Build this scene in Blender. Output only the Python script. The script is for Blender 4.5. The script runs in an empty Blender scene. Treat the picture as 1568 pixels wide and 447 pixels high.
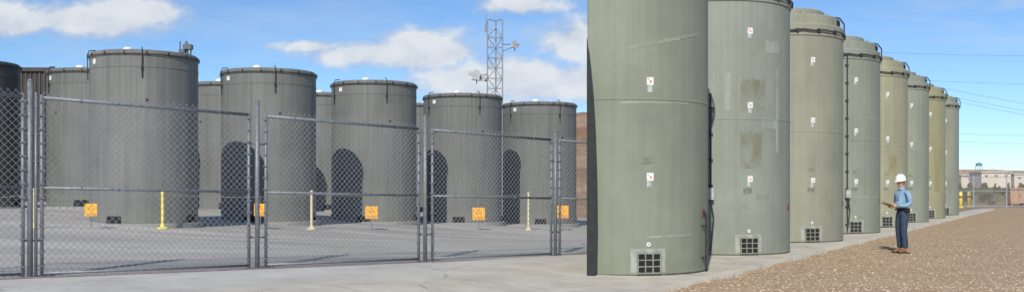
import bpy, bmesh, math, random
from mathutils import Vector, Matrix
random.seed(7)
S=bpy.context.scene
F=1500.0; CX=784.0; HY=285.0; CH=1.54
def W(px,py,Y): return Vector(((px-CX)*Y/F, Y, CH+(HY-py)*Y/F))
def ss(a,b,x):
    t=max(0,min(1,(x-a)/(b-a))); return t*t*(3-2*t)
RD=Vector((.507,.862)); C1=Vector((1.85,17.85))
def perp(x,y): return -((x-C1.x)*RD.y-(y-C1.y)*RD.x)
def along(x,y): return (x-C1.x)*RD.x+(y-C1.y)*RD.y
def g(x,y):
    near=max(-.2,min(.6,.34-.0291*(x+6.7)))
    far=max(-.7,min(.75,.43-.075*(x+11)))
    df=(-7.7*(x+6.7)+8.25*(y-12.8))/11.28
    t=ss(1,15,df); zp=near+(far-near)*t
    r=math.hypot(x,y); zp*=1-ss(70,140,r)
    return zp*ss(-1.5,2.0,perp(x,y))
# ---------- materials
class N:
    def __init__(s,m):
        m.use_nodes=True; s.t=m.node_tree; s.n=s.t.nodes; s.n.clear()
    def a(s,ty,ins=None,**kw):
        nd=s.n.new(ty)
        for k,v in kw.items(): setattr(nd,k,v)
        for k,v in (ins or {}).items():
            if hasattr(v,'is_output'): s.t.links.new(v,nd.inputs[k])
            else: nd.inputs[k].default_value=v
        return nd
    def m(s,op,a,b=0.0,c=None):
        d={0:a,1:b}
        if c is not None: d[2]=c
        return s.a('ShaderNodeMath',d,operation=op).outputs[0]
    def mix(s,f,a,b,bt='MIX'):
        nd=s.n.new('ShaderNodeMix'); nd.data_type='RGBA'; nd.blend_type=bt
        for i,v in ((0,f),(6,a),(7,b)):
            if hasattr(v,'is_output'): s.t.links.new(v,nd.inputs[i])
            else:
                nd.inputs[i].default_value=v if i==0 else (*v[:3],1)
        return nd.outputs[2]
    def noise(s,vec,sc,det=4,rough=.55,dist=0):
        return s.a('ShaderNodeTexNoise',{'Vector':vec,'Scale':sc,'Detail':det,'Roughness':rough,'Distortion':dist}).outputs[0]
    def mp(s,vec,scale=(1,1,1),loc=(0,0,0)):
        return s.a('ShaderNodeMapping',{'Vector':vec,'Scale':scale,'Location':loc}).outputs[0]
    def rng(s,v,a,b,c=0.,d=1.):
        return s.a('ShaderNodeMapRange',{0:v,1:a,2:b,3:c,4:d}).outputs[0]
    def out(s,col,rough=.7,metal=0.,bump=None,bs=.2,bd=.02,spec=.5):
        b=s.a('ShaderNodeBsdfPrincipled')
        for k,v in (('Base Color',col),('Roughness',rough),('Metallic',metal)):
            if hasattr(v,'is_output'): s.t.links.new(v,b.inputs[k])
            else: b.inputs[k].default_value=(*v[:3],1) if k=='Base Color' else v
        b.inputs['Specular IOR Level'].default_value=spec
        if bump is not None:
            bp=s.a('ShaderNodeBump',{'Strength':bs,'Distance':bd,'Height':bump})
            s.t.links.new(bp.outputs[0],b.inputs['Normal'])
        o=s.a('ShaderNodeOutputMaterial'); s.t.links.new(b.outputs[0],o.inputs[0])
def sc(c,k): return tuple(min(1,x*k) for x in c)
def ds(c,k=.94,f=.22):
    l=.3*c[0]+.6*c[1]+.1*c[2]
    return tuple((x*(1-f)+l*f)*k for x in c)
MC={}
def mat(name,col,rough=.7,metal=0.,ns=8,var=.25,bs=.1):
    if name in MC: return MC[name]
    m=bpy.data.materials.new(name); n=N(m)
    P=n.a('ShaderNodeTexCoord').outputs['Object']
    f=n.rng(n.noise(P,ns,5),.3,.7)
    n.out(n.mix(f,sc(col,1-var),sc(col,1+var)),rough,metal,f,bs,.01)
    MC[name]=m; return m
def cask_mat(name,col,seed,dirt,dirtcol,streak=.3,base=None):
    m=bpy.data.materials.new(name); n=N(m)
    P=n.a('ShaderNodeTexCoord').outputs['Object']
    Q=n.mp(P,loc=(seed*7.3,seed*3.1,seed*1.7))
    big=n.rng(n.noise(Q,.8,5,.6),.3,.7)
    c=n.mix(big,sc(col,.88),sc(col,1.1))
    st=n.rng(n.noise(n.mp(Q,scale=(4,4,.15)),1.6,5,.6),.42,.75)
    c=n.mix(n.m('MULTIPLY',st,streak),c,sc(col,.5))
    st2=n.rng(n.noise(n.mp(Q,scale=(5,5,.1),loc=(9,4,2)),1.3,4,.6),.55,.78)
    c=n.mix(n.m('MULTIPLY',st2,streak*.9),c,sc(col,1.5))
    # drips running down from the lid
    sz=n.a('ShaderNodeSeparateXYZ',{0:P}).outputs[2]
    dr=n.m('MULTIPLY',n.rng(n.noise(n.mp(Q,scale=(9,9,.12),loc=(2,2,7)),1.5,3,.5),.5,.68),n.rng(sz,3.4,5.6))
    c=n.mix(n.m('MULTIPLY',dr,streak*1.1),c,sc(col,.6))
    d=n.rng(n.noise(n.mp(Q,loc=(3,8,1)),1.1,7,.7,.4),.56,.75)
    c=n.mix(n.m('MULTIPLY',d,dirt),c,dirtcol)
    low=n.rng(sz,.0,.7,1.,0.)
    lown=n.m('MULTIPLY',low,n.rng(n.noise(Q,4,4),.3,.7))
    c=n.mix(n.m('MULTIPLY',lown,.5),c,base or dirtcol)
    # scuffs and small scratches
    sf=n.rng(n.noise(n.mp(Q,scale=(1.5,1.5,5),loc=(5,5,5)),2.4,6,.7,.5),.62,.7)
    c=n.mix(n.m('MULTIPLY',sf,.22),c,sc(col,1.5))
    fine=n.noise(Q,22,4)
    n.out(c,n.rng(big,0,1,.5,.7),0.,n.m('ADD',n.m('MULTIPLY',fine,.12),n.noise(Q,1.6,3)),.25,.05,.35)
    return m
# ---------- mesh helpers
def mo(name,verts,faces,ma,parent=None,smooth=False,loc=None):
    me=bpy.data.meshes.new(name); me.from_pydata([tuple(v) for v in verts],[],faces); me.update()
    o=bpy.data.objects.new(name,me); S.collection.objects.link(o)
    if ma: me.materials.append(ma)
    if smooth:
        for p in me.polygons: p.use_smooth=True
    if parent: o.parent=parent
    if loc is not None: o.location=loc
    return o
def empty(name,loc=(0,0,0)):
    e=bpy.data.objects.new(name,None); S.collection.objects.link(e); e.location=loc; e.empty_display_size=.3; return e
class MB:
    def __init__(s): s.v=[]; s.f=[]
    def box(s,c,d,rot=0,bev=0):
        c=Vector(c); h=[x/2 for x in d]; b=len(s.v); R=Matrix.Rotation(rot,3,'Z')
        for z in (-1,1):
            for x,y in ((-1,-1),(1,-1),(1,1),(-1,1)): s.v.append(c+R@Vector((x*h[0],y*h[1],z*h[2])))
        s.f+= [(b,b+3,b+2,b+1),(b+4,b+5,b+6,b+7)]+[(b+i,b+(i+1)%4,b+4+(i+1)%4,b+4+i) for i in range(4)]
    def tube(s,p,q,r,n=6,r2=None,cap=True):
        p=Vector(p);q=Vector(q);d=(q-p)
        if d.length<1e-6: return
        d.normalize(); u=d.orthogonal().normalized(); w=d.cross(u); b=len(s.v); r2=r if r2 is None else r2
        for c,rr in ((p,r),(q,r2)):
            for i in range(n):
                a=2*math.pi*i/n; s.v.append(c+(u*math.cos(a)+w*math.sin(a))*rr)
        s.f+=[(b+i,b+(i+1)%n,b+n+(i+1)%n,b+n+i) for i in range(n)]
        if cap: s.f+=[tuple(b+n-1-i for i in range(n)),tuple(b+n+i for i in range(n))]
    def path(s,pts,r,n=6):
        for a,b in zip(pts[:-1],pts[1:]): s.tube(a,b,r,n)
    def rev(s,prof,n=96,c=(0,0,0),cap=True):
        c=Vector(c); b=len(s.v)
        for r,z in prof:
            for i in range(n):
                a=2*math.pi*i/n; s.v.append(c+Vector((r*math.cos(a),r*math.sin(a),z)))
        for k in range(len(prof)-1):
            for i in range(n):
                j=(i+1)%n; s.f.append((b+k*n+i,b+k*n+j,b+(k+1)*n+j,b+(k+1)*n+i))
        if cap:
            s.f.append(tuple(b+n-1-i for i in range(n))); k=(len(prof)-1)*n+b; s.f.append(tuple(k+i for i in range(n)))
    def obj(s,name,ma,parent=None,smooth=False,loc=None):
        return mo(name,s.v,s.f,ma,parent,smooth,loc)
def autosmooth(o,ang=30):
    me=o.data
    for p in me.polygons: p.use_smooth=True
    bm=bmesh.new(); bm.from_mesh(me)
    for e in bm.edges:
        if len(e.link_faces)==2 and e.calc_face_angle(0)>math.radians(ang): e.smooth=False
    bm.to_mesh(me); bm.free()
def dirz(az):
    a=math.radians(az); return Vector((math.sin(a),-math.cos(a),0))
def patch(mb,R,az,w,z0,z1,t=.004,n=6,jag=0,slope=0):
    da=math.degrees(w/R)/2; b=len(mb.v)
    for i in range(n+1):
        a=az-da+2*da*i/n; d=dirz(a)
        j0=random.uniform(-jag,jag)+slope*i/n; j1=random.uniform(-jag,jag)+slope*i/n
        mb.v+= [d*(R-.01)+Vector((0,0,z0+j0)),d*(R+t)+Vector((0,0,z0+j0)),d*(R+t)+Vector((0,0,z1+j1)),d*(R-.01)+Vector((0,0,z1+j1))]
    for i in range(n):
        k=b+4*i
        for q in range(4):
            mb.f.append((k+q,k+4+q,k+4+(q+1)%4,k+(q+1)%4))
    mb.f.append((b,b+1,b+2,b+3)); k=b+4*n; mb.f.append((k+3,k+2,k+1,k))
galv=mat('galvanized_steel',(.19,.205,.225),.5,.2,20,.25)
wirem=mat('galvanized_wire',(.42,.43,.45),.5,.2,20,.15)
dark=mat('dark_opening',(.012,.012,.012),.9)
black=mat('black_cable',(.03,.03,.03),.5)
white=mat('white_paint',(.75,.75,.73),.5,var=.08)
labelr=mat('label_red',(.55,.30,.26),.6)
rustm=mat('rust_plate',(.20,.08,.055),.8)
greyw=mat('scraped_pale',(.42,.48,.45),.6)
screen=mat('vent_screen',(.25,.25,.21),.6,.1)
ventpl=mat('vent_plate',(.31,.33,.27),.6)
# ---------- casks right
R=1.7
COLS=[ds(c) for c in [(.245,.275,.19),(.27,.305,.235),(.305,.31,.215),(.27,.30,.225),(.345,.34,.20),(.28,.31,.225),(.345,.335,.165),(.29,.32,.235)]]
def right_cask(i,cut=False):
    cx=C1.x+2.82*i; cy=C1.y+4.79*i; cz=0.06
    cols=COLS
    dirt=[.14,.3,.2,.22,.18,.25,.25,.2][i]
    m=cask_mat('cask_paint_green_%d'%i,cols[i],i+1,dirt,(.18,.165,.11),.24)
    e=empty('dry_storage_cask',(cx,cy,cz))
    mb=MB()
    mb.rev([(1.66,0),(1.7,.03),(1.7,.055),(1.69,.065),(1.69,2.90),(1.697,2.91),(1.697,2.93),(1.69,2.94),(1.69,5.44),(1.715,5.45),(1.715,5.50),(1.69,5.51),(1.69,5.74),(1.67,5.77),(1.60,5.775),(1.60,6.0),(1.57,6.03),(1.2,6.04),(1.2,6.22),(1.17,6.25),(.02,6.26)],128)
    o=mb.obj('shell',m,e); autosmooth(o,25)
    if cut:
        bm=bmesh.new(); bm.from_mesh(o.data)
        pd=Vector(((899.5-CX)/F,1,0)).normalized(); nrm=Vector((pd.y,-pd.x,0))
        co=Vector((0,0,0))-Vector((cx,cy,0))
        r=bmesh.ops.bisect_plane(bm,geom=bm.verts[:]+bm.edges[:]+bm.faces[:],plane_co=co,plane_no=nrm,clear_inner=True)
        ed=[x for x in r['geom_cut'] if isinstance(x,bmesh.types.BMEdge)]
        bmesh.ops.holes_fill(bm,edges=ed)
        bm.to_mesh(o.data); bm.free()
    VA=14
    v=MB(); patch(v,1.69,VA,.62,.02,.45,.004); v.obj('vent_plate',ventpl,e)
    d=dirz(VA)
    rot=math.radians(VA)
    v=MB(); v.box(d*1.69+Vector((0,0,.21)),(.40,.05,.32),rot); v.obj('vent_opening',dark,e)
    v=MB()
    tx=Vector((math.cos(rot),math.sin(rot),0))
    for k in range(4):
        v.box(d*1.72+tx*(-.2+.4*k/3)+Vector((0,0,.21)),(.02,.02,.345),rot)
    for k in range(4):
        v.box(d*1.722+Vector((0,0,.05+.32*k/3)),(.42,.012,.018),rot)
    v.obj('vent_screen',screen,e)
    v=MB(); p=d*1.70+Vector((0,0,.52)); v.tube(p-d*.01,p+d*.004,.036,16); v.obj('round_marker',white,e)
    v=MB(); p=d*1.70+Vector((0,0,.52)); v.tube(p,p+d*.008,.012,10); v.obj('marker_stud',black,e)
    lab=MB(); red=MB(); pal=MB()
    for z in (1.57,3.15,4.74):
        patch(lab,1.692,VA+1,.12,z,z+.13,.004); patch(red,1.692,VA+1.2,.04,z+.04,z+.08,.007,2)
        patch(red,1.692,VA-.2,.02,z+.09,z+.11,.007,2)
        patch(pal,1.692,VA+random.uniform(-.5,1.5),.085,z-.10,z-.0,.002,4,.02)
    lab.obj('label_plate',white,e); red.obj('label_mark',labelr,e); pal.obj('scrape',greyw,e)
    sc_=MB(); patch(sc_,1.692,VA,.24,1.86,1.97,.002,6,.015)
    if i!=0: patch(sc_,1.692,VA-1,.2,1.33,1.44,.002,6,.02)
    sc_.obj('touch_up_patch',mat('touchup_%d'%i,sc(cols[i],.75),.8,ns=6,var=.3),e)
    pl=MB(); patch(pl,1.692,VA+47,.15,.95,1.08,.006); pl.obj('name_plate',rustm,e)
    c=MB(); pts=[dirz(a)*1.745+Vector((0,0,5.58+.015*math.sin(a*.3))) for a in range(-180,181,5)]
    c.path(pts,.02,6)
    for a in range(-160,180,20):
        c.box(dirz(a)*1.735+Vector((0,0,5.57)),(.06,.06,.10),math.radians(a))
    p1=dirz(60)*1.75
    c.path([p1+Vector((0,0,5.58)),p1+Vector((0,0,5.85)),dirz(58)*1.64+Vector((0,0,6.02)),dirz(52)*1.3+Vector((0,0,6.08))],.02)
    c.obj('instrument_cable',black,e)
    ov=MB()
    for a in (VA+45,VA+90,VA-45):
        ov.box(dirz(a)*1.595+Vector((0,0,5.885)),(.30,.04,.13),math.radians(a))
    ov.obj('outlet_vent',dark,e)
    bo=MB()
    for k in range(10):
        bo.box(dirz(k*36+10)*1.38+Vector((0,0,6.06)),(.12,.1,.08),math.radians(k*36+10))
    bo.obj('lid_bolts',m,e)
    return e,m,cols[i]
RC=[right_cask(i,i==0) for i in range(8)]
def extra(e,specs,name,ma,jag=.03,n=8,slope=0):
    v=MB()
    for az,w,z0,z1 in specs: patch(v,1.692,az,w,z0,z1,.002,n,jag,slope)
    v.obj(name,ma,e)
def scuff_mat(name,a,b,thr=.5,scl=(1,1,.5)):
    m=bpy.data.materials.new(name); n=N(m); P=n.a('ShaderNodeTexCoord').outputs['Object']
    f=n.rng(n.noise(n.mp(P,scale=scl),3,6,.65,.5),thr-.14,thr+.12)
    n.out(n.mix(f,a,b),.7,spec=.35); return m
c2=RC[1][0]; k2=COLS[1]
extra(c2,[(18,.6,3.15,3.75),(16,.5,1.95,2.6)],'brown_scuff',scuff_mat('scuff_c2',sc(k2,.97),(.185,.18,.125),.52),.09,22)
extra(c2,[(41,.08,2.2,4.0),(36,.45,4.35,4.62),(-2,.12,3.1,3.9),(33,.5,2.72,2.95)],'pale_tape',scuff_mat('scuff_pale',sc(k2,1.0),(.34,.39,.36),.52),.02)
extra(c2,[(5,.5,1.0,1.12),(26,.35,1.2,1.3)],'grey_patch',scuff_mat('scuff_g',sc(k2,1.0),(.22,.26,.22),.5),.02)
cp=scuff_mat('scuff_c1',sc(COLS[0],1.02),(.32,.35,.27),.5,(1,1,1))
extra(RC[0][0],[(27,1.5,3.72,3.78)],'pale_streak',cp,.012,20,.33)
extra(RC[0][0],[(20,1.3,2.84,2.875),(30,1.0,.62,.66)],'pale_streak',cp,.008,20,.02)
extra(RC[3][0],[(35,1.6,1.12,1.17),(38,1.2,3.6,3.64)],'pale_streak',cp,.008,20,.0)
extra(RC[4][0],[(22,.4,1.9,2.6),(40,.3,.9,1.8)],'brown_scuff',scuff_mat('scuff_c5',sc(COLS[4],.98),(.25,.23,.13),.52),.05,10)
extra(RC[6][0],[(30,.5,1.2,3.2)],'brown_scuff',scuff_mat('scuff_c7',sc(COLS[6],.98),(.27,.24,.12),.5,(2,2,.3)),.05,10)
def conduit(e,az,z0,z1,bx=None,nm='conduit',r=.02):
    c=MB(); d=dirz(az)
    c.path([d*1.76+Vector((0,0,z0)),d*1.76+Vector((0,0,z1)),d*1.72+Vector((0,0,z1+.05))],r,8)
    z=z0+.2
    while z<z1: c.box(d*1.73+Vector((0,0,z)),(.09,.08,.025),math.radians(az)); z+=.55
    c.obj(nm,black,e)
    if bx:
        b=MB(); b.box(d*1.78+Vector((0,0,bx)),(.14,.14,.25),math.radians(az)); b.obj('junction_box',mat('box_grey',(.38,.41,.39),.5),e)
        b=MB(); b.path([d*1.8+Vector((0,0,bx-.13)),dirz(az+2)*1.8+Vector((0,0,bx-.5)),d*1.78+Vector((0,0,.1))],.016); b.obj('cable',black,e)
conduit(RC[1][0],-14,1.3,3.4,1.32); conduit(RC[3][0],4,.1,5.5,1.25)
conduit(RC[5][0],-2,.1,5.4); conduit(RC[0][0],59,.05,1.0)
def shadow_plate():  # added dark plate on the cut edge, shaped as a neighbouring cask's cast shadow
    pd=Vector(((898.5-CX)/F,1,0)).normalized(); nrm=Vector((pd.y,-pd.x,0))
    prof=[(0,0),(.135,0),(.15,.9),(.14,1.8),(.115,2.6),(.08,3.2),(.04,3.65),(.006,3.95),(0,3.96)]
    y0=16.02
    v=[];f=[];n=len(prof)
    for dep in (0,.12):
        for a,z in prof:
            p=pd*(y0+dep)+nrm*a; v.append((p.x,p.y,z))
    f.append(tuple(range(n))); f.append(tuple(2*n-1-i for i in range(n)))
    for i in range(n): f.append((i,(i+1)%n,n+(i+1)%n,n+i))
    mo('cast_shadow_plate',v,f,mat('cast_shadow_dark',(.02,.024,.022),.8))
shadow_plate()
# ---------- casks left
def left_cask(x,y,seed,lum=1.0,H=5.5,k=1.0,dz=0.0):
    cz=g(x,y)+dz
    e=empty('dry_storage_cask',(x,y,cz)); e.scale=(k,k,k)
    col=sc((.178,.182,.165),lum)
    m=cask_mat('cask_paint_grey_%d'%seed,col,seed+20,.15,(.14,.135,.115),.5,(.24,.23,.20))
    mb=MB(); h=H
    mb.rev([(1.68,-.1),(1.70,.06),(1.70,h-.56),(1.712,h-.555),(1.712,h-.52),(1.70,h-.515),(1.70,h-.14),(1.735,h-.13),(1.735,h-.06),(1.69,h-.04),(1.66,h),(.02,h+.05)],112)
    o=mb.obj('shell',m,e); autosmooth(o,25)
    va=-12+seed*3
    v=MB()
    for a in (va,va+90,va-90): v.box(dirz(a)*1.69+Vector((0,0,.18)),(.5,.05,.22),math.radians(a))
    v.obj('vent_opening',dark,e)
    v=MB(); patch(v,1.702,-42,.17,h-.42,h-.27,.006); v.obj('label_plate',white,e)
    v=MB(); v.rev([(.16,0),(.16,.12),(.12,.17),(.02,.19)],20,(-.2,-.9,h-.02)); v.rev([(.1,0),(.1,.1),(.02,.13)],16,(.5,-.5,h)); v.obj('lid_cap',white,e,True)
    v=MB()
    for a in (va+30,va-50):
        d=dirz(a)
        v.path([d*1.74+Vector((0,0,h-.9)),d*1.76+Vector((0,0,h-.1)),d*1.7+Vector((0,0,h+.06)),d*1.5+Vector((0,0,h+.08))],.016)
        v.box(d*1.72+Vector((0,0,h-.6)),(.07,.06,.12),math.radians(a))
    for q in range(16):
        a=q*22.5+seed*5; v.box(dirz(a)*1.735+Vector((0,0,h-.10)),(.05,.04,.09),math.radians(a))
    v.path([dirz(a)*1.745+Vector((0,0,h-.16)) for a in range(-180,181,6)],.012)
    v.obj('lid_clips',black,e)
    v=MB()
    for a in (va+35,va-35): v.box(dirz(a)*1.7+Vector((0,0,h-1.6)),(.07,.05,.07),math.radians(a))
    v.obj('lifting_lug',black,e)
    v=MB(); v.rev([(1.85,-.4),(1.85,.03),(1.83,.045),(.02,.05)],64); v.obj('plinth',mat('plinth_concrete',(.3,.29,.26),.9),e)
meas=[(143,300,75,32.6,.90),(342,482,103,36.1,.98),(509,637,122,39.6,1.05),(650,767,142,42.6,1.12),(770,882,155,45.2,1.18)]
for i,(l,r,top,Y,k) in enumerate(meas):
    Y*=k; x=((l+r)/2-CX)*Y/F; yf=Y-1.7*k
    zt=CH+(HY-top)*yf/F; H=(zt-g(x,Y))/k
    left_cask(x,Y,i,[1.05,1.0,1.0,.98,.95][i],H,k)
for i,(x,y,k) in enumerate([(-19.6,35.3,1),(-15.8,37.2,1),(-11.6,40.4,1.06),(-8.3,44.2,1.14),(-4.8,47.8,1.19)]):
    x*=k;y*=k
    tp=[88,103,124,141,157][i]; zt=CH+(HY-tp)*(y-1.7*k)/F
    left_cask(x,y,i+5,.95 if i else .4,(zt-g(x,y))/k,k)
# ---------- ground
def axis(lo,hi,cl,ch,step):
    a=[];x=cl
    while x<=ch: a.append(x); x+=step
    st=step;x=ch
    while x<hi: st*=1.35; x=min(hi,x+st); a.append(x)
    st=step;x=cl
    while x>lo: st*=1.35; x=max(lo,x-st); a.insert(0,x)
    return a
xs=axis(-3500,3500,-30,50,.8); ys=axis(-400,4500,6,75,.8)
v=[];f=[]
for y in ys:
    for x in xs:
        z=g(x,y)
        if perp(x,y)>-1.9 and -30<along(x,y)<58 and perp(x,y)<60: z-=.12
        v.append((x,y,z))
nx=len(xs)
for j in range(len(ys)-1):
    for i in range(nx-1): f.append((j*nx+i,j*nx+i+1,(j+1)*nx+i+1,(j+1)*nx+i))
m=bpy.data.materials.new('gravel'); n=N(m); P=n.a('ShaderNodeTexCoord').outputs['Object']
vo=n.a('ShaderNodeTexVoronoi',{'Vector':P,'Scale':24.,'Randomness':1.}); vc=n.a('ShaderNodeSeparateColor',{0:vo.outputs['Color']})
c=n.mix(vc.outputs[0],(.25,.16,.09),(.60,.445,.28))
c=n.mix(n.rng(vc.outputs[1],.85,1.),c,(.66,.58,.47))
c=n.mix(n.rng(n.noise(P,.35,6,.6),.3,.75,0,.6),c,(.47,.33,.195))
c=n.mix(n.m('MULTIPLY',n.rng(n.noise(n.mp(P,loc=(5,2,0)),1.3,5,.6),.45,.7),.35),c,(.53,.41,.26))
c=n.mix(n.m('MULTIPLY',n.rng(n.noise(n.mp(P,loc=(1,6,0)),.9,6,.65),.52,.7),.35),c,(.28,.19,.11))
sep=n.a('ShaderNodeSeparateXYZ',{0:P})
dist=n.rng(sep.outputs[1],66,75)
c=n.mix(dist,c,n.mix(n.rng(n.noise(P,.05,6),.35,.65),(.26,.20,.115),(.38,.29,.19)))
n.out(c,.95,0,vo.outputs['Distance'],.5,.03,.2)
mo('gravel_ground',v,f,m,smooth=True)
v=[];f=[]
ps=[-2.1]+[-2.0+.25*k for k in range(17)]+[2.5+1.5*k for k in range(39)]
as_=[-24+1.0*k for k in range(81)]
def rc(a,p): return C1.x+RD.x*a-RD.y*p, C1.y+RD.y*a+RD.x*p
for p in ps:
    for a in as_:
        x,y=rc(a,p); v.append((x,y,g(x,y)+.06-.06*ss(0,3,p)))
na=len(as_)
for j in range(len(ps)-1):
    for i in range(na-1): f.append((j*na+i,(j+1)*na+i,(j+1)*na+i+1,j*na+i+1)[::-1])
b=len(v)
for a in as_:
    x,y=rc(a,-2.1); v.append((x,y,g(x,y)-.1))
for i in range(na-1): f.append((i,i+1,b+i+1,b+i)[::-1])
m=bpy.data.materials.new('concrete_apron'); n=N(m); P=n.a('ShaderNodeTexCoord').outputs['Object']
FN=Vector((7.7,-8.25,0)).normalized()
dt=n.a('ShaderNodeVectorMath',{0:P,1:FN},operation='DOT_PRODUCT').outputs['Value']
f0=FN.x*-6.69+FN.y*12.8
w=n.m('MULTIPLY',n.m('SUBTRACT',n.noise(P,.8,4),.5),.5)
outside=n.rng(n.m('ADD',dt,w),f0-.15,f0+.35)
inn=n.mix(n.rng(n.noise(n.mp(P,scale=(.3,1,1)),.5,7,.65,.3),.38,.65),(.37,.35,.315),(.56,.53,.475))
outc=n.mix(n.rng(n.noise(n.mp(P,loc=(4,4,0)),.7,7,.65),.35,.68),(.48,.46,.425),(.64,.62,.58))
c=n.mix(outside,inn,outc)
pn=Vector((RD.y,-RD.x,0)); dr=n.a('ShaderNodeVectorMath',{0:P,1:pn},operation='DOT_PRODUCT').outputs['Value']
pr=pn.x*C1.x+pn.y*C1.y
strip=n.rng(dr,pr-2.6,pr-.6)
c=n.mix(strip,c,n.mix(n.rng(n.noise(P,1.2,6,.6),.35,.65),(.52,.47,.38),(.66,.61,.50)))
c=n.mix(n.m('MULTIPLY',n.rng(n.noise(n.mp(P,loc=(1,9,0)),1.6,8,.75,.6),.55,.75),.45),c,(.24,.225,.20))
c=n.mix(n.m('MULTIPLY',n.rng(n.noise(n.mp(P,scale=(.25,1.4,1),loc=(7,3,0)),.6,5,.6),.56,.7),n.rng(outside,0,1,.45,0.)),c,(.21,.20,.18))
ed=n.a('ShaderNodeTexVoronoi',{'Vector':P,'Scale':.28},feature='DISTANCE_TO_EDGE').outputs[0]
edn=n.m('ADD',ed,n.m('MULTIPLY',n.m('SUBTRACT',n.noise(P,3,4),.5),.04))
c=n.mix(n.rng(edn,.0,.005,.35,0.),c,(.16,.15,.14))
fine=n.noise(P,40,4); c=n.mix(n.rng(fine,.35,.65,.14,0.),c,(.12,.11,.1))
n.out(c,.92,0,n.m('ADD',fine,n.noise(P,5,3)),.2,.01,.2)
mo('concrete_pad',v,f,m,smooth=True)
mb=MB()
for k in range(9000):
    t=random.random(); y=13.5+ (t**1.6)*22; x=random.uniform(2,y*.56)
    if perp(x,y)>-2.12:
        if random.random()>.06 or perp(x,y)>-1.7: continue
        z=.06
    else: z=0
    r=random.uniform(.008,.024)
    b=len(mb.v); a0=random.random()*6
    for q in range(4): mb.v.append(Vector((x+math.cos(a0+q*1.57)*r*random.uniform(.7,1.2),y+math.sin(a0+q*1.57)*r*random.uniform(.7,1.2),z)))
    mb.v.append(Vector((x,y,z+r*random.uniform(.5,1.)))); mb.f+=[(b+q,b+(q+1)%4,b+4) for q in range(4)]
m=bpy.data.materials.new('stone'); n=N(m); P=n.a('ShaderNodeTexCoord').outputs['Object']
n.out(n.mix(n.rng(n.a('ShaderNodeTexWhiteNoise',{0:n.a('ShaderNodeVectorMath',{0:n.mp(P,scale=(20,20,0))},operation='FLOOR').outputs[0]}).outputs[0],0,1),(.24,.15,.09),(.62,.5,.36)),.9)
mb.obj('gravel_stones',m)
# ---------- chain link fence (near)
FA=Vector((-6.69,12.8)); FD=Vector((8.25,7.7))
def ft(px): k=(px-CX)/F; return (FA.y*k-FA.x)/(FD.x-FD.y*k)
def fp(t,h):
    x=FA.x+FD.x*t; y=FA.y+FD.y*t; zb=.335-.225*t; zt=2.777-.294*t
    return Vector((x,y,zb+(zt-zb)*h))
FL=FD.length
fe=empty('chain_link_fence')
fn=Vector((7.7,-8.25,0)).normalized()
wires=MB(); frame=MB(); fit=MB()
def panel(p0,p1):
    t0,t1=(ft(p0),ft(p1)); L=(t1-t0)*FL; H=2.4; per=.095
    for s_ in (1,-1):
        c0=-H if s_==1 else 0
        c=c0
        while c< (L if s_==1 else L+H):
            top=H+.05
            if s_==1: h0=max(0,-c); h1=min(top,L-c)
            else: h0=max(0,c-L); h1=min(top,c)
            if h1-h0>.02:
                P0=fp(t0+(c+s_*h0)/FL,h0/H)+fn*.004*s_; P1=fp(t0+(c+s_*h1)/FL,h1/H)+fn*.004*s_
                wires.tube(P0,P1,.0032,3,cap=False)
            c+=per
    for h,r in ((.985,.024),(.49,.02),(.02,.02)): frame.tube(fp(t0,h),fp(t1,h),r,10)
    for t in (t0,t1): frame.tube(fp(t,0),fp(t,1.0),.024,10)
    for t in (t0,t1):
        for h in [.06+.075*k for k in range(13)]: fit.box(fp(t,h),(.065,.065,.022),math.atan2(FD.y,FD.x))
    t=t0
    while t<t1:
        for h in (.985,.49): fit.tube(fp(t,h)-FD.to_3d().normalized()*.008,fp(t,h)+FD.to_3d().normalized()*.008,.03,8)
        t+=.045
for a,bb in ((-230,35),(64,381),(407,641),(662,844),(857,985)): panel(a,bb)
for px,h,r in ((46,1.07,.036),(55,1.0,.02),(394,1.075,.036),(651,1.08,.036),(850.5,1.06,.036)):
    t=ft(px); q=fp(t,0); q.z=g(q.x,q.y)-.05; frame.tube(q,fp(t,h),r,14)
    fit.tube(fp(t,h),fp(t,h)+Vector((0,0,.03)),r*1.15,12,r*.5)
for a,bb in ((35,64),(381,407),(641,662),(844,857)):
    for h in (.2,.8): frame.tube(fp(ft(a),h),fp(ft(bb),h),.012,8)
wires.obj('chain_mesh',wirem,fe); frame.obj('posts_and_rails',galv,fe,True); fit.obj('fittings',galv,fe)
v=[];f=[]
for k in range(41):
    t=-.2+1.35*k/40
    for o in (.10,.17):
        p=fp(t,0)+fn*o; v.append((p.x,p.y,g(p.x,p.y)+.012))
for k in range(40): f.append((2*k,2*k+1,2*k+3,2*k+2))
mo('painted_line',v,f,mat('faded_red_paint',(.38,.25,.23),.9,ns=6,var=.3))
# ---------- yellow stanchions, rope and signs
yel=mat('yellow_paint',(.78,.66,.14),.6,var=.15); yelp=mat('pale_yellow_paint',(.72,.62,.38),.6,var=.15); org=mat('orange_sign',(.85,.42,.02),.6,var=.12)
def ground_at(px,py):
    Y=30
    for _ in range(60):
        x=(px-CX)*Y/F; Y=.6*Y+.4*(F*(CH-g(x,Y))/(py-HY))
    return Vector(((px-CX)*Y/F,Y,g((px-CX)*Y/F,Y)))
tops=[]
for px,py,mm in ((-170,352,yelp),(51,349,yelp),(249,350,yel),(477,351,yelp),(809,352,yelp)):
    q=ground_at(px,py); hh=57*q.y/F; e=empty('stanchion_post',q); b=MB()
    b.tube((0,0,0),(0,0,hh),.042,12); b.rev([(.16,0),(.16,.03),(.07,.07),(.04,.16)],20); b.rev([(.05,hh),(.055,hh+.02),(.03,hh+.06)],12)
    b.box((0,0,hh-.08),(.09,.09,.04)); b.obj('post',mm,e); tops.append(q+Vector((0,0,hh-.08)))
r=MB()
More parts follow.
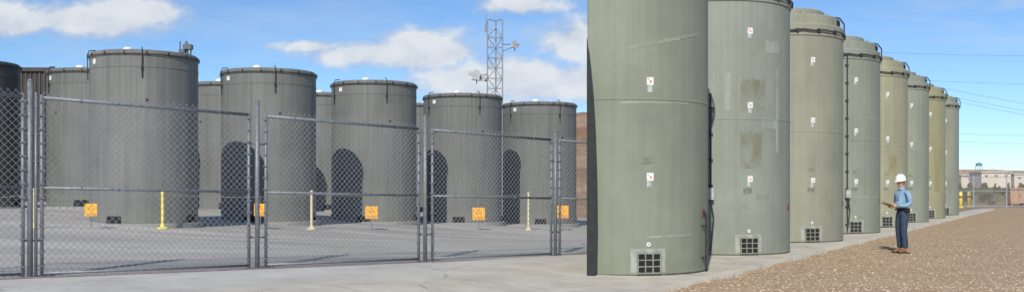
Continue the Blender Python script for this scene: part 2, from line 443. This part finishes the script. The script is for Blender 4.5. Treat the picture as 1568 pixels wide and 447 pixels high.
for a,b_ in zip(tops[:-1],tops[1:]):
    pts=[]
    for k in range(17):
        u=k/16; p=a.lerp(b_,u); p.z+=-.35*u*(1-u); pts.append(p)
    r.path(pts,.008,5)
r.obj('barrier_rope',mat('rope',(.42,.38,.25),.8))
def on_line(px):
    for a,b_ in zip(tops[:-1],tops[1:]):
        pa=CX+F*a.x/a.y; pb=CX+F*b_.x/b_.y
        if pa<=px<=pb or b_ is tops[-1]:
            k=(px-CX)/F; u=(k*a.y-a.x)/((b_.x-a.x)-k*(b_.y-a.y)); return a.lerp(b_,u),u
for px,py in ((140,321),(399,321),(569,325),(733,327),(861,324)):
    p,u=on_line(px); zc=CH+(HY-py)*p.y/F; wv=19*p.y/F
    e=empty('warning_sign',(p.x,p.y-.03,zc)); e.scale=(wv/.4,)*3; b=MB(); b.box((0,0,0),(.4,.012,.4)); b.obj('panel',org,e)
    b=MB()
    b.box((0,-.008,-.12),(.3,.004,.03)); b.box((0,-.008,-.165),(.24,.004,.02))
    for k in range(3):
        a=math.pi/2+k*2*math.pi/3; c_=Vector((0,-.009,.05)); i0=len(b.v)
        for aa,rr in ((-.5,.03),(-.5,.1),(.5,.1),(.5,.03)): b.v.append(c_+Vector((math.cos(a+aa)*rr,0,math.sin(a+aa)*rr)))
        b.f.append((i0,i0+1,i0+2,i0+3))
    b.obj('trefoil_and_text',mat('sign_magenta',(.55,.22,.08),.6),e)
    b=MB()
    b.tube((0,.02,-.2),(0,.02,(g(p.x,p.y)-zc)/(wv/.4)),.015,6); b.tube((0,.02,-.2),(0,.02,.45),.012,6); b.obj('support_rod',galv,e)
# ---------- lattice tower
steel=mat('tower_steel',(.26,.26,.27),.5,.2)
def tower(px,pyt,Y,w,zb):
    top=W(px,pyt,Y); e=empty('lattice_tower',(top.x,Y,zb)); H=top.z-zb; b=MB()
    cs=[Vector((-w/2,-w*.3,0)),Vector((w/2,-w*.25,0)),Vector((.05,w*.55,0))]
    for c in cs: b.tube(c,c+Vector((0,0,H)),.05,6)
    z=0;k=0;st=.75
    while z+st<=H+.01:
        for i in range(3):
            p,q=cs[i],cs[(i+1)%3]
            b.tube(p+Vector((0,0,z)),q+Vector((0,0,z)),.024,4)
            if (k+i)%2: p,q=q,p
            b.tube(p+Vector((0,0,z)),q+Vector((0,0,z+st)),.024,4)
        z+=st;k+=1
    for i in range(3): b.tube(cs[i]+Vector((0,0,H)),cs[(i+1)%3]+Vector((0,0,H)),.03,4)
    b.obj('lattice',steel,e)
    b=MB()
    b.path([(-w/2-.1,0,H-.7),(-w/2-.1,0,H+.4)],.03); b.tube((-w/2-.15,0,H-.4),(-w/2-.15,0,H-.9),.06)
    b.tube((w/2,-.1,H-1.8),(w/2+1.3,-.1,H-1.8),.04); b.tube((w/2,-.1,H-2.3),(w/2+1.1,-.1,H-1.9),.03)
    b.tube((w/2+.9,-.1,H-2.3),(w/2+.9,-.1,H-1.5),.04)
    b.tube((-w/2,-.1,H-4.0),(-w/2-1.2,-.1,H-4.1),.04); b.tube((-w/2,-.1,H-4.5),(-w/2-1.2,-.1,H-4.4),.03); b.tube((-w/2-.8,-.1,H-4.7),(-w/2-.8,-.1,H-3.7),.04)
    b.obj('antenna_arms',steel,e)
    b=MB()
    for c,r_ in (((w/2+.95,-.3,H-1.85),.3),((-w/2-.85,-.35,H-4.05),.4),((-w/2-.35,-.3,H-4.3),.28)):
        c=Vector(c); d=Vector((-.45,-.8,.15)).normalized() if c.x<0 else Vector((.6,-.7,.2)).normalized()
        b.tube(c,c-d*.12,r_,16,r_*.5); b.tube(c,c+d*.2,.02,5)
        b.box(c-d*.3,(.3,.3,.26))
    for x in (-.3,.1): b.box((x-w/2-1.,-.1,H-3.9),(.22,.22,.25))
    b.obj('dishes_and_cameras',mat('dish_white',(.4,.4,.4),.5),e)
tower(758,31,72,1.1,-.3)
e=empty('camera_mast',(W(284,80,58).x,58,0)); b=MB(); tz=W(284,66,58).z
b.tube((0,0,0),(0,0,tz-.7),.12,10); b.tube((-.35,0,tz-.7),(.35,0,tz-.7),.05); b.tube((-.32,0,tz-.9),(-.32,0,tz+.1),.04); b.tube((.1,0,tz-.7),(.1,0,tz-.2),.09); b.tube((.32,0,tz-.9),(.32,0,tz-.35),.05)
b.box((.15,0,tz-.25),(.5,.4,.28)); b.box((-.15,-.1,tz-.5),(.35,.3,.2)); b.tube((.05,0,tz-.15),(.05,0,tz+.12),.12,10,.05); b.box((0,0,tz-1.0),(.7,.5,.08))
b.obj('mast_and_camera',mat('mast_dark',(.10,.11,.13),.5),e)
Yb=50; p0=W(-60,110,Yb); p1=W(79,110,Yb); e=empty('storage_building',((p0.x+p1.x)/2,Yb+4,0)); b=MB(); Wd=p1.x-p0.x; Hh=p0.z
b.box((0,0,Hh/2),(Wd,8,Hh)); b.obj('walls',mat('building_brown',(.05,.042,.036),.8,ns=1,var=.3),e)
b=MB(); b.box((0,0,Hh+.1),(Wd+.3,8.3,.2)); b.obj('roof',mat('roof_dark',(.06,.055,.05),.8),e)
b=MB()
for k in range(20): b.box((-Wd/2+Wd*(k+.5)/20,-4.03,Hh/2),(.05,.06,Hh-.1))
for z in (1.4,2.8,4.2,5.6): b.box((0,-4.05,z),(Wd,.05,.09))
b.obj('siding_ribs',mat('rib',(.08,.07,.065),.7),e)
def ridge(name,ctrl,Y0,Y1,ma,zb=0,nseg=90,rough=.3,rows=16,shape=1.2):
    v=[];f=[]
    xs_=[ctrl[0][0]+(ctrl[-1][0]-ctrl[0][0])*i/nseg for i in range(nseg+1)]
    from mathutils import noise
    for j in range(rows+1):
        s_=j/rows
        for x in xs_:
            for (a,ha),(b_,hb) in zip(ctrl[:-1],ctrl[1:]):
                if a<=x<=b_+1e-6: h=ha+(hb-ha)*ss(a,b_,x); break
            Y=Y0+(Y1-Y0)*s_
            pr=ss(0,.45,s_)**shape if s_<=.5 else 1
            nz=noise.fractal(Vector((x*.08,Y*.08,3)),.8,2.2,5)*rough*h
            z=zb-.9+(h+.9)*pr+nz*pr
            v.append((x,Y+noise.noise(Vector((x*.2,s_*9,0)))*rough*2,z))
    k=nseg+1
    for j in range(rows):
        for i in range(nseg): f.append((j*k+i,j*k+i+1,(j+1)*k+i+1,(j+1)*k+i))
    return mo(name,v,f,ma,smooth=True)
def earth(name,a,b_,scz=1.2):
    m=bpy.data.materials.new(name); n=N(m); P=n.a('ShaderNodeTexCoord').outputs['Object']
    c=n.mix(n.rng(n.noise(n.mp(P,scale=(.12,.12,scz)),1,6,.6,.3),.35,.65),a,b_)
    c=n.mix(n.rng(n.noise(P,.6,6,.7),.48,.68,0,.75),c,(.13,.11,.07))
    n.out(c,.95,0,n.noise(P,.8,6,.7),.8,.6,.1); return m
ridge('hillside',[(-14,0.3),(0,4.5),(5.2,7.3),(12,7.2),(20,5.5),(27,1.0)],68,100,earth('hillside_earth',(.20,.12,.075),(.36,.25,.17)),rough=.1)
ridge('distant_bluff',[(60,1),(120,7.2),(190,9.4),(196,8.8),(207,8.6),(300,9.0),(420,5),(600,1)],360,520,earth('bluff_earth',(.42,.29,.21),(.60,.46,.35),scz=.5),rough=.05,nseg=200,shape=1.8)
# ---------- distant site at right
def far_fence():
    e=empty('chain_link_fence'); b=MB(); wz=MB(); Y=71
    x0,x1=W(1440,300,Y).x,W(1680,300,Y).x; n_=int((x1-x0)/2.4)
    for i in range(n_+1):
        x=x0+i*2.4; b.tube((x,Y,0),(x,Y,2.35),.04,8); b.tube((x,Y,2.3),(x+.1,Y-.3,2.6),.02,5)
    for z in (.1,1.2,2.2): b.tube((x0,Y,z),(x1,Y,z),.022,6)
    for k in range(3): b.tube((x0,Y-.1*k-.05,2.35+.09*k),(x1,Y-.1*k-.05,2.35+.09*k),.01,4)
    c=x0-2.2
    while c<x1:
        for s_ in (1,-1):
            a=Vector((c if s_==1 else c+2.2,Y+.01*s_,0)); q=Vector((c+2.2 if s_==1 else c,Y+.01*s_,2.2)); wz.tube(a,q,.005,3,cap=False)
        c+=.16
    b.obj('posts_and_rails',mat('far_steel',(.32,.35,.37),.6),e); wz.obj('chain_mesh',wirem,e)
far_fence()
bw=mat('pale_concrete',(.60,.53,.44),.9,ns=.3,var=.12)
for l,r_,t,bt,Y in ((1503,1548,264,277,300),(1472,1498,269,278,320),(1553,1600,267,279,310)):
    a=W(l,t,Y); c_=W(r_,bt,Y); e=empty('industrial_building',((a.x+c_.x)/2,Y,0)); b=MB(); wd=c_.x-a.x
    b.box((0,4,a.z/2),(wd,8,a.z)); b.box((0,3.9,a.z+.15),(wd+.6,8.6,.3)); b.obj('walls_and_roof',bw,e)
    b=MB(); k=int(wd/3)
    for q in range(k): b.box((-wd/2+wd*(q+.5)/k,-.02,a.z-1.1),(.9,.1,.8))
    b.obj('window_openings',mat('window_grey',(.22,.22,.21),.4),e)
e=empty('elevated_water_tank',(W(1499,250,350).x,350,0)); b=MB(); z=W(0,254,350).z
for sx in (-.9,.9):
    for sy in (-.9,.9): b.tube((sx,sy,0),(sx*.9,sy*.9,z),.09,6)
b.rev([(1.0,z),(1.1,z+.15),(1.1,z+.8),(.2,z+1.2)],16); b.obj('tank',mat('tank_green',(.13,.26,.24),.6),e)
b=MB()
for k in range(2600):
    u=random.random(); px=1450+u*200; Y=random.uniform(90,240); cl=math.sin(px*.31)+math.sin(px*.13+Y*.05)
    if cl<-.3: continue
    x=(px-CX)*Y/F; h=random.uniform(.1,1.)*(1.0+.5*cl); i0=len(b.v); a=random.random()*3.1; w_=random.uniform(.2,.5)
    dx,dy=math.cos(a)*w_,math.sin(a)*w_; z=h*random.random()
    b.v+=[Vector((x-dx,Y-dy,z)),Vector((x+dx,Y+dy,z+random.uniform(-.2,.2))),Vector((x+dx*.6,Y+dy*.5,z+.5)),Vector((x-dx*.5,Y-dy*.6,z+.6))]; b.f.append((i0,i0+1,i0+2,i0+3))
b.obj('distant_shrubs',mat('shrub_leaves',(.13,.125,.07),.9,ns=.5,var=.5))
for px,py,mm in ((1484,317,yel),(1471,318,yel)):
    Y=F*CH/(py-HY); e=empty('bollard',((px-CX)*Y/F,Y,0)); b=MB(); b.rev([(.12,0),(.12,1.05),(.09,1.13),(.02,1.15)],16); b.rev([(.2,0),(.2,.05),(.13,.07)],16); b.obj('post',mm,e,True)
    b=MB(); b.rev([(.124,.7),(.124,.85)],16,cap=False); b.obj('reflective_band',mat('band_red',(.35,.06,.04),.5),e)
e=empty('equipment_cabinet',(W(1556,300,78).x,78,0)); b=MB(); b.box((0,0,.75),(1.3,.8,1.1)); b.box((0,0,1.35),(1.5,1,.1)); b.box((-.5,0,.1),(.1,.7,.2)); b.box((.5,0,.1),(.1,.7,.2)); b.obj('cabinet',mat('cabinet_rust',(.45,.27,.17),.7),e)
b=MB(); b.box((0,-.41,.75),(.02,.02,1.0)); b.box((.12,-.43,.8),(.04,.05,.12)); b.obj('door_seam_and_handle',dark,e)
pl=MB()
for (xa,ya),(xb,yb),Y in (((1300,79),(1800,86),140),((1380,122),(1800,130),140),((1400,126),(1800,196),130),((1420,141),(1800,206),130),((1420,146),(1800,214),130),((1440,204),(1800,206),150),((1440,216),(1800,219),150)):
    a=W(xa,ya,Y);c_=W(xb,yb,Y); pts=[]
    for k in range(25):
        u=k/24; p=a.lerp(c_,u); p.z-=1.2*u*(1-u); pts.append(p)
    pl.path(pts,.02,4)
pl.obj('power_lines',mat('line_dark',(.10,.11,.12),.6))
# ---------- person
def skin(name,V,E,Rr,ma,parent,sub=2,root=0):
    me=bpy.data.meshes.new(name); me.from_pydata(V,E,[]); o=bpy.data.objects.new(name,me); S.collection.objects.link(o); o.parent=parent
    me.materials.append(ma)
    md=o.modifiers.new('Skin','SKIN'); md.use_smooth_shade=True; md.branch_smoothing=.6
    sv=me.skin_vertices[0].data
    for i,r_ in enumerate(Rr):
        sv[i].radius=r_ if isinstance(r_,tuple) else (r_,r_); sv[i].use_root=(i==root)
    s_=o.modifiers.new('Sub','SUBSURF'); s_.levels=sub; s_.render_levels=sub
    return o
pY=22.65; pp=empty('worker_person',((1381-CX)*pY/F,pY,0)); pp.rotation_euler=(0,0,math.radians(196))
jean=mat('denim',(.03,.05,.09),.85,ns=15,var=.3); shirt=mat('blue_shirt',(.22,.36,.50),.8,ns=9,var=.12); skn=mat('skin',(.55,.30,.21),.55,var=.06); boot=mat('brown_boots',(.22,.10,.05),.6)
skin('jeans',[(0,0,.97),(.0,.085,.88),(.015,.095,.70),(.03,.10,.50),(.0,.105,.28),(-.01,.11,.10),(0,-.085,.88),(.0,-.095,.70),(.005,-.105,.50),(-.03,-.11,.28),(-.045,-.115,.10),(0,0,1.03)],
 [(0,1),(1,2),(2,3),(3,4),(4,5),(0,6),(6,7),(7,8),(8,9),(9,10),(0,11)],[(.125,.15),.10,.094,.078,.073,.070,.10,.094,.078,.073,.070,(.12,.145)],jean,pp)
skin('shirt_torso_and_sleeves',[(0,0,1.0),(.01,0,1.15),(.015,0,1.30),(0,0,1.42),(0,0,1.49),
 (-.005,.16,1.43),(-.03,.225,1.30),(-.035,.245,1.14),(.09,.215,1.09),(.20,.14,1.10),
 (-.005,-.16,1.43),(-.03,-.225,1.30),(-.03,-.245,1.13),(.10,-.20,1.07),(.21,-.12,1.07)],
 [(0,1),(1,2),(2,3),(3,4),(3,5),(5,6),(6,7),(7,8),(8,9),(3,10),(10,11),(11,12),(12,13),(13,14)],
 [(.13,.16),(.132,.16),(.14,.17),(.105,.13),.062,.072,.062,.054,.048,.036,.072,.062,.054,.048,.036],shirt,pp)
skin('neck',[(0,0,1.45),(.01,0,1.52),(.02,0,1.60)],[(0,1),(1,2)],[.058,.054,.055],skn,pp)
for sgn,nm in ((1,'left'),(-1,'right')):
    ox=0 if sgn==1 else -.035
    skin('boot_'+nm,[(ox-.05,sgn*.112,.05),(ox+.03,sgn*.114,.055),(ox+.12,sgn*.12,.04),(ox+.18,sgn*.122,.035),(ox-.01,sgn*.112,.14)],[(0,1),(1,2),(2,3),(1,4)],[(.045,.05),(.05,.052),(.045,.04),(.04,.03),.055],boot,pp,2,1)
    b=MB(); b.box((ox+.05,sgn*.117,.012),(.29,.095,.024)); b.obj('sole_'+nm,dark,pp)
bm=bmesh.new(); bmesh.ops.create_uvsphere(bm,u_segments=32,v_segments=24,radius=1)
for q in bm.verts:
    x,y,z=q.co; X=x*.098; Yy=y*.076; Z=z*.122
    if z<0: Yy*=1-.28*(-z)**1.5; X=X*(1-.12*(-z)) + .018*(-z)
    if x>0 and z<-.05: X-= .006
    dn=math.exp(-((y/.16)**2+((z+.12)/.18)**2)) if x>0 else 0; X+=.026*dn
    dm=math.exp(-((y/.3)**2+((z+.48)/.07)**2)) if x>0 else 0; X+=.006*dm
    dc=math.exp(-((y/.3)**2+((z+.85)/.15)**2)) if x>0 else 0; X+=.010*dc
    for s_ in (1,-1):
        de=math.exp(-(((y-s_*.38)/.2)**2+((z-.08)/.12)**2)) if x>0 else 0; X-=.010*de
    q.co=(X,Yy,Z)
me=bpy.data.meshes.new('head'); bm.to_mesh(me); bm.free(); me.materials.append(skn)
for p in me.polygons: p.use_smooth=True
hd=empty('head_group',(.03,0,1.635)); hd.parent=pp; hd.rotation_euler=(0,math.radians(6),math.radians(14))
o=bpy.data.objects.new('head',me); S.collection.objects.link(o); o.parent=hd
b=MB()
for s_ in (1,-1): b.rev([(.004,-.03),(.014,-.02),(.018,.005),(.014,.026),(.004,.032)],10,(-.005,s_*.078,.0))
b.obj('ears',skn,hd,True)
b=MB()
for s_ in (1,-1): b.rev([(.002,-.009),(.009,-.004),(.009,.004),(.002,.009)],8,(.083,s_*.03,.012))
b.obj('eyes',mat('eye',(.03,.02,.02),.3),hd,True)
b=MB(); b.box((.094,0,-.06),(.006,.045,.007)); b.obj('mouth',mat('lips',(.30,.11,.09),.6),hd)
b=MB()
for s_ in (1,-1):
    pts=[(.10+.004*math.sin(a),s_*.031+.024*math.cos(a),.012+.017*math.sin(a)) for a in [k*math.pi/6 for k in range(13)]]; b.path(pts,.0025,5); b.tube((.099,s_*.054,.015),(0,s_*.08,.02),.0025,5)
b.tube((.103,-.008,.014),(.103,.008,.014),.0025,5)
b.obj('glasses',dark,hd)
bm=bmesh.new(); bmesh.ops.create_uvsphere(bm,u_segments=24,v_segments=16,radius=1)
for q in bm.verts: q.co=(q.co.x*.102-.008,q.co.y*.082,q.co.z*.12+.006)
bmesh.ops.delete(bm,geom=[q for q in bm.verts if q.co.z<-.055 or (q.co.x>.02 and q.co.z<.06)],context='VERTS')
me=bpy.data.meshes.new('hair'); bm.to_mesh(me); bm.free(); me.materials.append(mat('hair_dark',(.05,.035,.025),.8)); o=bpy.data.objects.new('hair',me); S.collection.objects.link(o); o.parent=hd
b=MB()
nn=28; prof=[(1.0,.035),(1.0,.06),(.96,.10),(.84,.14),(.62,.168),(.35,.182),(.02,.187)]
for r_,z in prof:
    for i in range(nn):
        a=2*math.pi*i/nn; b.v.append(Vector((r_*.132*math.cos(a),r_*.112*math.sin(a),z)))
for k in range(len(prof)-1):
    for i in range(nn): j=(i+1)%nn; b.f.append((k*nn+i,k*nn+j,(k+1)*nn+j,(k+1)*nn+i))
for k,(add,z) in enumerate(((0,.035),(1,.030),(1,.038),(0,.046))):
    for i in range(nn):
        a=2*math.pi*i/nn; ex=(.012+.05*max(0,math.cos(a))**2)*add; b.v.append(Vector(((.132+ex)*math.cos(a),(.112+ex*.7)*math.sin(a),z-(.008*max(0,math.cos(a)) if add else 0))))
base=len(prof)*nn
for k in range(3):
    for i in range(nn): j=(i+1)%nn; b.f.append((base+k*nn+i,base+k*nn+j,base+(k+1)*nn+j,base+(k+1)*nn+i))
b.box((0,0,.176),(.16,.02,.022))
o=b.obj('hard_hat',mat('hat_white',(.82,.82,.80),.35,var=.03),hd,True)
def hand(nm,wr,fw,side,up,curl):
    wr=Vector(wr);fw=Vector(fw).normalized();side=Vector(side).normalized();up=Vector(up).normalized()
    P_=[wr,wr+fw*.05,wr+fw*.085]; skin('palm_'+nm,[tuple(p) for p in P_],[(0,1),(1,2)],[.026,(.018,.034),(.015,.036)],skn,pp,2)
    for i,(o_,L_) in enumerate(((-.03,.072),(-.01,.08),(.01,.076),(.03,.06))):
        b0=wr+fw*.075+side*o_; q=[b0]; d=fw.copy()
        for k,fr in enumerate((.45,.3,.25)):
            d=(d*math.cos(curl*(k*.5+.5))+up*math.sin(curl*(k*.5+.5))).normalized(); q.append(q[-1]+d*L_*fr)
        skin('finger_%s_%d'%(nm,i+1),[tuple(p) for p in q],[(0,1),(1,2),(2,3)],[.0095,.009,.0085,.007],skn,pp,1)
    b0=wr+fw*.03-side*.028; q=[b0,b0+fw*.025-side*.022+up*.01,b0+fw*.05-side*.02+up*.026]
    skin('thumb_'+nm,[tuple(p) for p in q],[(0,1),(1,2)],[.012,.011,.009],skn,pp,1)
hand('left',(.22,.125,1.10),(1,-.45,0),(.2,-.3,-1),(-.1,-1,.2),.5)
hand('right',(.23,-.11,1.07),(1,.45,.05),(0,.6,-.6),(.1,.5,1),.5)
e=bpy.data.objects.new('clipboard',None); S.collection.objects.link(e); e.parent=pp; e.location=(.36,.0,1.115); e.rotation_euler=(0,math.radians(-18),math.radians(8))
b=MB(); b.box((0,0,0),(.31,.23,.006)); b.obj('board',mat('hardboard',(.50,.32,.18),.6),e)
b=MB(); b.box((-.005,0,.006),(.27,.205,.004)); b.obj('paper',mat('paper',(.6,.5,.36),.7,var=.05),e)
b=MB(); b.box((.135,0,.012),(.03,.1,.012)); b.obj('clip',galv,e)
b=MB(); b.rev([(.99,0),(1.03,.005),(1.03,.04),(.99,.045)],24,cap=False)
b.v=[Vector((q.x*.137,q.y*.162,q.z+.985)) for q in b.v]; b.box((-.03,.17,.98),(.09,.04,.12)); b.box((.04,.165,1.0),(.04,.03,.07)); b.obj('belt_and_pouch',dark,pp)
b=MB(); b.rev([(.075,1.46),(.068,1.50),(.064,1.515)],16,cap=False); b.obj('collar',shirt,pp,True)
b=MB(); b.box((.152,.05,1.28),(.01,.09,.10)); b.obj('shirt_pocket',shirt,pp)
# ---------- light, world
EL=35; AZ=12.5
d=Vector((math.sin(math.radians(AZ))*math.cos(math.radians(EL)),math.cos(math.radians(AZ))*math.cos(math.radians(EL)),-math.sin(math.radians(EL))))
L=bpy.data.lights.new('sun','SUN'); L.energy=4.2; L.angle=math.radians(.5); L.color=(1,.95,.88)
lo=bpy.data.objects.new('sun',L); S.collection.objects.link(lo); lo.rotation_euler=d.to_track_quat('-Z','Y').to_euler(); lo.location=(-20,-20,40)
w=bpy.data.worlds.new('World'); S.world=w; w.name='sky'; n=N(w)
sky=n.a('ShaderNodeTexSky'); sky.sky_type='NISHITA'; sky.sun_disc=False; sky.sun_elevation=math.radians(EL); sky.sun_rotation=math.radians(180+AZ); sky.altitude=1800; sky.air_density=.9; sky.dust_density=.3; sky.ozone_density=3
D=n.a('ShaderNodeTexCoord').outputs['Generated']; sp=n.a('ShaderNodeSeparateXYZ',{0:D})
yy=n.m('MAXIMUM',sp.outputs[1],.05); u=n.m('DIVIDE',sp.outputs[0],yy); vv=n.m('DIVIDE',sp.outputs[2],yy)
cl=None
def U(px): return (px-CX)/F
def V_(py): return (HY-py)/F
for px,py,a,b_ in ((120,30,180,34),(30,38,90,22),(215,20,80,26),(560,84,120,24),(650,78,100,38),(885,66,80,46),(800,125,200,44),(800,8,80,18),(480,72,60,12)):
    x=n.m('DIVIDE',n.m('SUBTRACT',u,U(px)),a/F); y=n.m('DIVIDE',n.m('SUBTRACT',vv,V_(py)),b_/F)
    r_=n.m('SUBTRACT',1.,n.m('SQRT',n.m('ADD',n.m('MULTIPLY',x,x),n.m('MULTIPLY',y,y))))
    cl=r_ if cl is None else n.m('MAXIMUM',cl,r_)
uv=n.a('ShaderNodeCombineXYZ',{0:u,1:n.m('MULTIPLY',vv,1.5),2:0.}).outputs[0]
nz=n.noise(uv,16,9,.58,.25)
mk=n.rng(n.m('ADD',cl,n.m('MULTIPLY',n.m('SUBTRACT',nz,.5),2.1)),-.12,.45)
wn=n.noise(n.mp(uv,scale=(1,3.5,1)),6,8,.6,.8)
wm=n.m('MULTIPLY',n.m('MULTIPLY',n.rng(wn,.42,.75,0,.5),n.rng(u,.30,.5)),n.rng(vv,.10,.17))
wm2=n.m('MULTIPLY',n.rng(n.noise(n.mp(uv,scale=(1,2,1),loc=(3,1,0)),5,7,.6),.48,.75,0,.3),n.rng(u,.3,.1))
nz2=n.noise(n.mp(uv,loc=(0,.035,0)),16,6,.55,.25)
shade=n.m('ADD',n.m('MULTIPLY',n.m('SUBTRACT',nz,nz2),1.6),n.m('MULTIPLY',mk,.8))
ccol=n.mix(n.rng(shade,.15,.95),(4.6,5.3,6.6),(7.8,8.1,8.4))
skc=n.mix(1.,sky.outputs[0],(.98,1.14,1.26),'MULTIPLY')
c=n.mix(n.m('MULTIPLY',mk,.93),skc,ccol); c=n.mix(n.m('MAXIMUM',wm,wm2),c,(6.6,7.4,8))
bg=n.a('ShaderNodeBackground',{'Color':c,'Strength':.10}); oo=n.a('ShaderNodeOutputWorld'); n.t.links.new(bg.outputs[0],oo.inputs[0])
# ---------- camera
cam=bpy.data.cameras.new('camera'); co=bpy.data.objects.new('camera',cam); S.collection.objects.link(co)
co.location=(0,0,CH); co.rotation_euler=(math.radians(90),0,0); cam.sensor_width=36; cam.lens=F/1568*36; cam.shift_y=61.5/1568; cam.clip_end=9000; cam.clip_start=.1
S.camera=co
S.view_settings.view_transform='Standard'; S.view_settings.look='None'; S.view_settings.exposure=0
